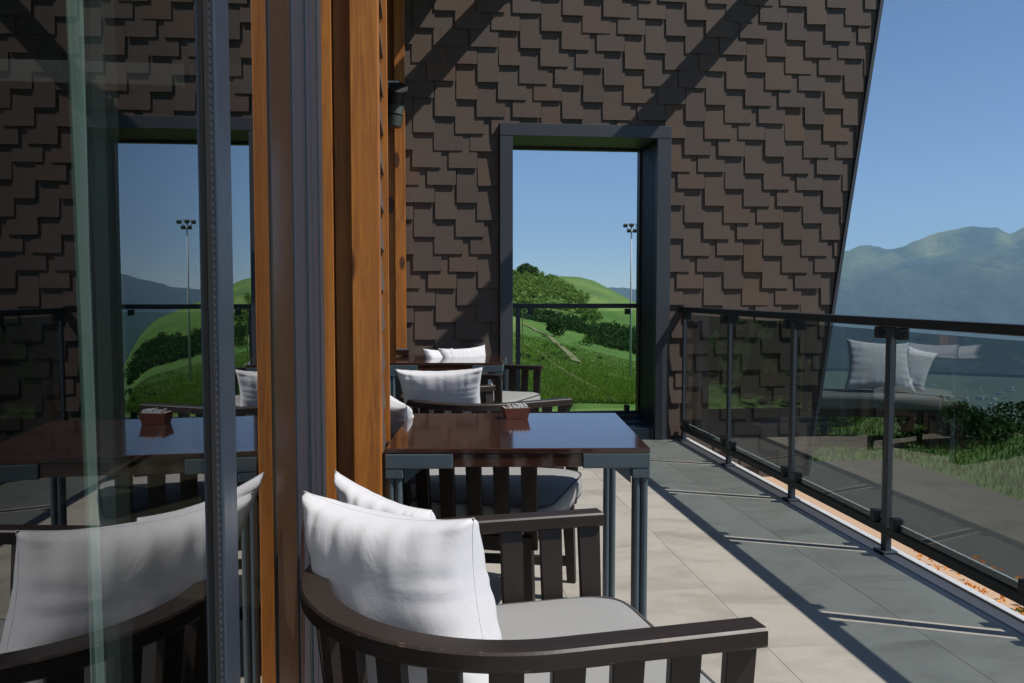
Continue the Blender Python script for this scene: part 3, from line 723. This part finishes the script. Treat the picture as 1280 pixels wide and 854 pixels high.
# ------------------------------------------------------------------ chairs
def chair_path(ax=.375, wy=.375, back=-.325, ext=0.0, x1=.03):
    P = []; n = 80
    for k in range(6): P.append((ax-(ax-x1)*k/6, -wy))
    for k in range(n+1):
        a = -math.pi/2-math.pi*k/n; P.append((x1+(x1-back)*math.cos(a), wy*math.sin(a)))
    for k in range(1, 7): P.append((x1+(ax-x1)*k/6, wy))
    return P
def make_chair(label, loc, rz, piping):
    t = thing('slatted_armchair', label, 'armchair', loc, 'dark slatted armchairs on the terrace', True, rz)
    P = chair_path(); bm = bmesh.new(); sweep(bm, [(x, y, .664) for x, y in P], .056, .033, .004); obj('arm_rail', bm, 'dark_timber', t)
    Q = chair_path(.345, .352, -.300); bm = bmesh.new(); sweep(bm, [(x, y, .362) for x, y in Q], .030, .055, .003); obj('seat_frame', bm, 'dark_slat', t)
    obj('front_rail', box(.31, .338, -.335, .335, .335, .389, .003), 'dark_slat', t)
    # slats set evenly along the rail
    PP = [Vector((x, y, 0)) for x, y in P]; L = [0]
    for i in range(1, len(PP)): L.append(L[-1]+(PP[i]-PP[i-1]).length)
    s = .032
    while s < L[-1]-.02:
        i = max(k for k in range(len(L)) if L[k] <= s); i = min(i, len(L)-2); f = (s-L[i])/(L[i+1]-L[i]); p = PP[i].lerp(PP[i+1], f); tg = (PP[i+1]-PP[i]).normalized()
        nrm = Vector((-tg.y, tg.x, 0)); inner = nrm if nrm.dot(-p) > 0 else -nrm
        bm = bmesh.new(); vs = []
        for (z, off, wd) in ((.34, .036, .024), (.6475, .004, .0275)):
            c = p+inner*off+Vector((0, 0, z)); vs.append([bm.verts.new(c+tg*a*wd+inner*b*.009) for a, b in ((-1, -1), (1, -1), (1, 1), (-1, 1))])
        bm.faces.new(vs[0]); bm.faces.new(vs[1][::-1])
        for k in range(4): j = (k+1) % 4; bm.faces.new((vs[0][k], vs[0][j], vs[1][j], vs[1][k]))
        bmesh.ops.bevel(bm, geom=list(bm.edges), offset=.002, segments=1, affect='EDGES')
        obj('slat', bm, 'dark_slat', t); s += (L[-1]-.064)/18
    for (x, y, ox, oy) in ((.325, -.350, .02, 0), (.325, .350, .02, 0), (-.19, -.25, -.03, -.02), (-.19, .25, -.03, .02)):
        bm = bmesh.new(); a = [bm.verts.new((x+ox+i*.017, y+oy+j*.015, 0)) for i, j in ((-1, -1), (1, -1), (1, 1), (-1, 1))]; b = [bm.verts.new((x+i*.025, y+j*.020, .389)) for i, j in ((-1, -1), (1, -1), (1, 1), (-1, 1))]
        bm.faces.new(a); bm.faces.new(b[::-1])
        for k in range(4): j = (k+1) % 4; bm.faces.new((a[k], a[j], b[j], b[k]))
        obj('leg', bm, 'dark_slat', t)
    for sgn in (-1, 1):
        bm = bmesh.new(); sweep(bm, [(-.195, sgn*.268, .09), (.325, sgn*.350, .09)], .022, .04, .002); obj('stretcher', bm, 'dark_slat', t)
    # seat cushion: D shaped, crowned, with piping
    ring = []; n = 64
    for k in range(n):
        a = 2*math.pi*k/n; c, sn = math.cos(a), math.sin(a)
        ex = .20 if c > 0 else .75; x = (.41 if c > 0 else .262)*abs(c)**ex*(1 if c > 0 else -1); y = .332*abs(sn)**(.20 if c > 0 else .75)*(1 if sn > 0 else -1)
        ring.append((x, y))
    bm = bmesh.new(); levels = [(.0, .84, .395), (0, .95, .398), (0, .985, .41), (0, 1.0, .435), (0, .998, .462), (0, .975, .482), (0, .93, .489), (0, .75, .494), (0, .45, .497), (0, .15, .498)]
    rings = [[bm.verts.new((x*s_, y*s_, z+.003*noise.noise(Vector((x*9*s_, y*9*s_, z*5+loc[1]))))) for x, y in ring] for _, s_, z in levels]
    for A, B in zip(rings, rings[1:]):
        for k in range(n): bm.faces.new((A[k], A[(k+1) % n], B[(k+1) % n], B[k]))
    bm.faces.new(rings[0][::-1]); bm.faces.new(rings[-1])
    cu = obj('seat_cushion', bm, 'seat_fabric', t, True)
    for z, s_ in ((.481, .985), (.404, .982)) if piping else ((.404, .982),):
        bm = bmesh.new(); sweep(bm, [(x*s_, y*s_, z) for x, y in ring], 0, 0, closed=True, radial=.0038); pp = obj('piping', bm, 'seat_piping', cu, True)
    return t
make_chair('nearest dark slatted armchair, in front of the near table', (.135, 1.648, 0), math.radians(8), True)
make_chair('dark slatted armchair standing behind the near table with its seat under the tabletop', (.20, 3.32, 0), math.radians(-22), True)
make_chair('dark slatted armchair between the two tables with its arm toward the camera', (.28, 4.50, 0), math.radians(26), True)
make_chair('farthest dark slatted armchair, pushed against the far table under the window', (.42, 6.13, 0), math.radians(-29), True)

# ------------------------------------------------------------------ pillows
def make_pillow(label, A, B, C, seed=0, thick=.085, bend=0.0, pinch=.13, flip=1, D4=None):
    """A top-left corner, B top-right corner, C bottom-right corner, world coordinates"""
    A, B, C = Vector(A), Vector(B), Vector(C); Dd = Vector(D4) if D4 else A+(C-B); cen = (A+B+C+Dd)/4; eu = (B+C-A-Dd)/4; ev = (A+B-C-Dd)/4; tw = (B+Dd-A-C)/4
    nn = eu.cross(ev).normalized()*flip
    n = 44; rr = random.Random(seed)
    t = thing('pillow', label, 'pillow', (cen.x, cen.y, min(A.z, B.z, C.z, Dd.z)), 'white square pillows on the armchairs')
    def P(u, v, side):
        e = (1-u*u)*(1-v*v); e = max(e, 0)
        uu = u*(1-pinch*(1-v*v)*abs(u)**3); vv = v*(1-pinch*(1-u*u)*abs(v)**3)
        th = thick*(e**.36)*(.92+.12*noise.noise(Vector((u*1.5+seed, v*1.5, side))))
        edge = max(abs(u), abs(v)); w_ = 0
        # puckers that run in from the seams, strongest near the corners
        q = (abs(u)**3)*math.sin(v*23+2*noise.noise(Vector((v*3, seed, 1)))*3)*(1-u*u)**.5*2.2 + (abs(v)**3)*math.sin(u*21+2*noise.noise(Vector((u*3, seed, 5)))*3)*(1-v*v)**.5*2.2
        cr = noise.noise(Vector((u*2.2+seed*3, v*2.2, 7)))*.003
        w_ = q*.0030+cr*(e**.5)
        return cen+eu*uu+ev*vv+tw*uu*vv+nn*(side*th+side*w_+bend*(u*u+v*v-1))
    bm = bmesh.new(); G = {}
    cs = [math.sin(math.pi/2*(2*i/n-1))*.35+(2*i/n-1)*.65 for i in range(n+1)]
    for s in (1, -1):
        for i in range(n+1):
            for j in range(n+1):
                if s == -1 and (i in (0, n) or j in (0, n)): G[s, i, j] = G[1, i, j]; continue
                G[s, i, j] = bm.verts.new(P(cs[i], cs[j], s))
    for s in (1, -1):
        for i in range(n):
            for j in range(n):
                q = (G[s, i, j], G[s, i+1, j], G[s, i+1, j+1], G[s, i, j+1]); bm.faces.new(q if s == 1 else q[::-1])
    obj('cover', bm, 'pillow_cotton', t, True)
    loop = [P(c, -1, 1) for c in cs]+[P(1, c, 1) for c in cs[1:]]+[P(c, 1, 1) for c in cs[::-1][1:]]+[P(-1, c, 1) for c in cs[::-1][1:-1]]
    bm = bmesh.new(); rings = []
    m = len(loop)
    for i in range(m):
        p = loop[i]; tg = (loop[(i+1) % m]-loop[i-1]).normalized(); s1 = tg.cross(nn).normalized()
        rings.append([bm.verts.new(p+(s1*math.cos(a)+nn*math.sin(a))*.0011) for a in (0, 1.57, 3.14, 4.71)])
    for i in range(m):
        a, b = rings[i], rings[(i+1) % m]
        for k in range(4): bm.faces.new((a[k], a[(k+1) % 4], b[(k+1) % 4], b[k]))
    obj('seam', bm, 'pillow_seam', t, True)
    return t
make_pillow('large white pillow leaning in the nearest armchair, closest to the camera', (-.236, 1.83, .803), (.105, 1.535, .812), (.160, 1.46, .450), 1, .125, D4=(-.100, 1.67, .41))
make_pillow('white pillow in the nearest armchair, half hidden behind the larger one', (-.200, 2.14, .782), (.035, 1.93, .728), (.10, 1.80, .46), 2, .08, D4=(-.093, 1.95, .43))
make_pillow('white pillow standing in the corner by the wall behind the near table', (-.155, 3.50, .84), (-.03, 3.20, .80), (.02, 3.26, .47), 3, .06)
make_pillow('wide white pillow leaning on the armchair between the two tables', (-.10, 4.36, .835), (.335, 4.25, .850), (.37, 4.35, .52), 4, .07)
make_pillow('white pillow with raised right corner on the farthest armchair', (.17, 6.28, .815), (.52, 6.42, .83), (.58, 6.28, .50), 5, .07)
make_pillow('white pillow on the farthest armchair, behind and left of the other one', (.06, 6.18, .82), (.28, 6.52, .80), (.38, 6.42, .50), 6, .06)

# lounge added on the lawn, stand-in for cushions showing in the railing glass
def make_standin_lounge():
    x, y = 4.80, 8.45; rz = math.radians(-14)
    t = thing('standin_lounge', 'low grey stand-in lounge added on the lawn for the cushions showing in the railing glass', 'lounge', (x, y, -.35), None, True, rz)
    obj('seat', box(-.68, .52, -.35, .42, .38, .53, .03), 'sofa_grey', t); obj('base_frame', box(-.66, .50, -.33, .40, .315, .379, .004), 'dark_timber', t)
    for a in (-.60, .44):
        for b_ in (-.29, .36): obj('leg', box(a-.03, a+.03, b_-.03, b_+.03, 0, .314, .003), 'dark_slat', t)
    zt = .18
    make_pillow('big white pillow added on the stand-in lounge, showing in the railing glass', (4.58, 8.72, zt+.55), (5.16, 8.52, zt+.51), (5.16, 8.34, zt+.0), 8, .10, D4=(4.46, 8.52, zt+.02))
    make_pillow('smaller white pillow added at the right end of the stand-in lounge, showing in the railing glass', (5.22, 8.70, zt+.50), (5.52, 8.55, zt+.40), (5.30, 8.45, zt+.0), 9, .08, D4=(5.02, 8.62, zt+.0))
make_standin_lounge()

# ------------------------------------------------------------------ haze
def make_haze():
    a = NT('haze_air'); a.t.nodes.remove(a.b); v = a.n('VolumePrincipled')
    v.inputs['Color'].default_value = (.44, .74, 1, 1); v.inputs['Density'].default_value = 5.0e-5; v.inputs['Anisotropy'].default_value = .2
    a.l(v.outputs[0], a.out.inputs['Volume']); M['haze_air'] = a.m
    o = obj('haze', box(-18500, 18500, -18500, 18500, -762, 1500), 'haze_air'); o['kind'] = 'stuff'; o['label'] = 'thin blue summer haze over the valley'; o['category'] = 'haze'
make_haze()
for o in bpy.data.objects:
    if '_w' in o.keys(): del o['_w']
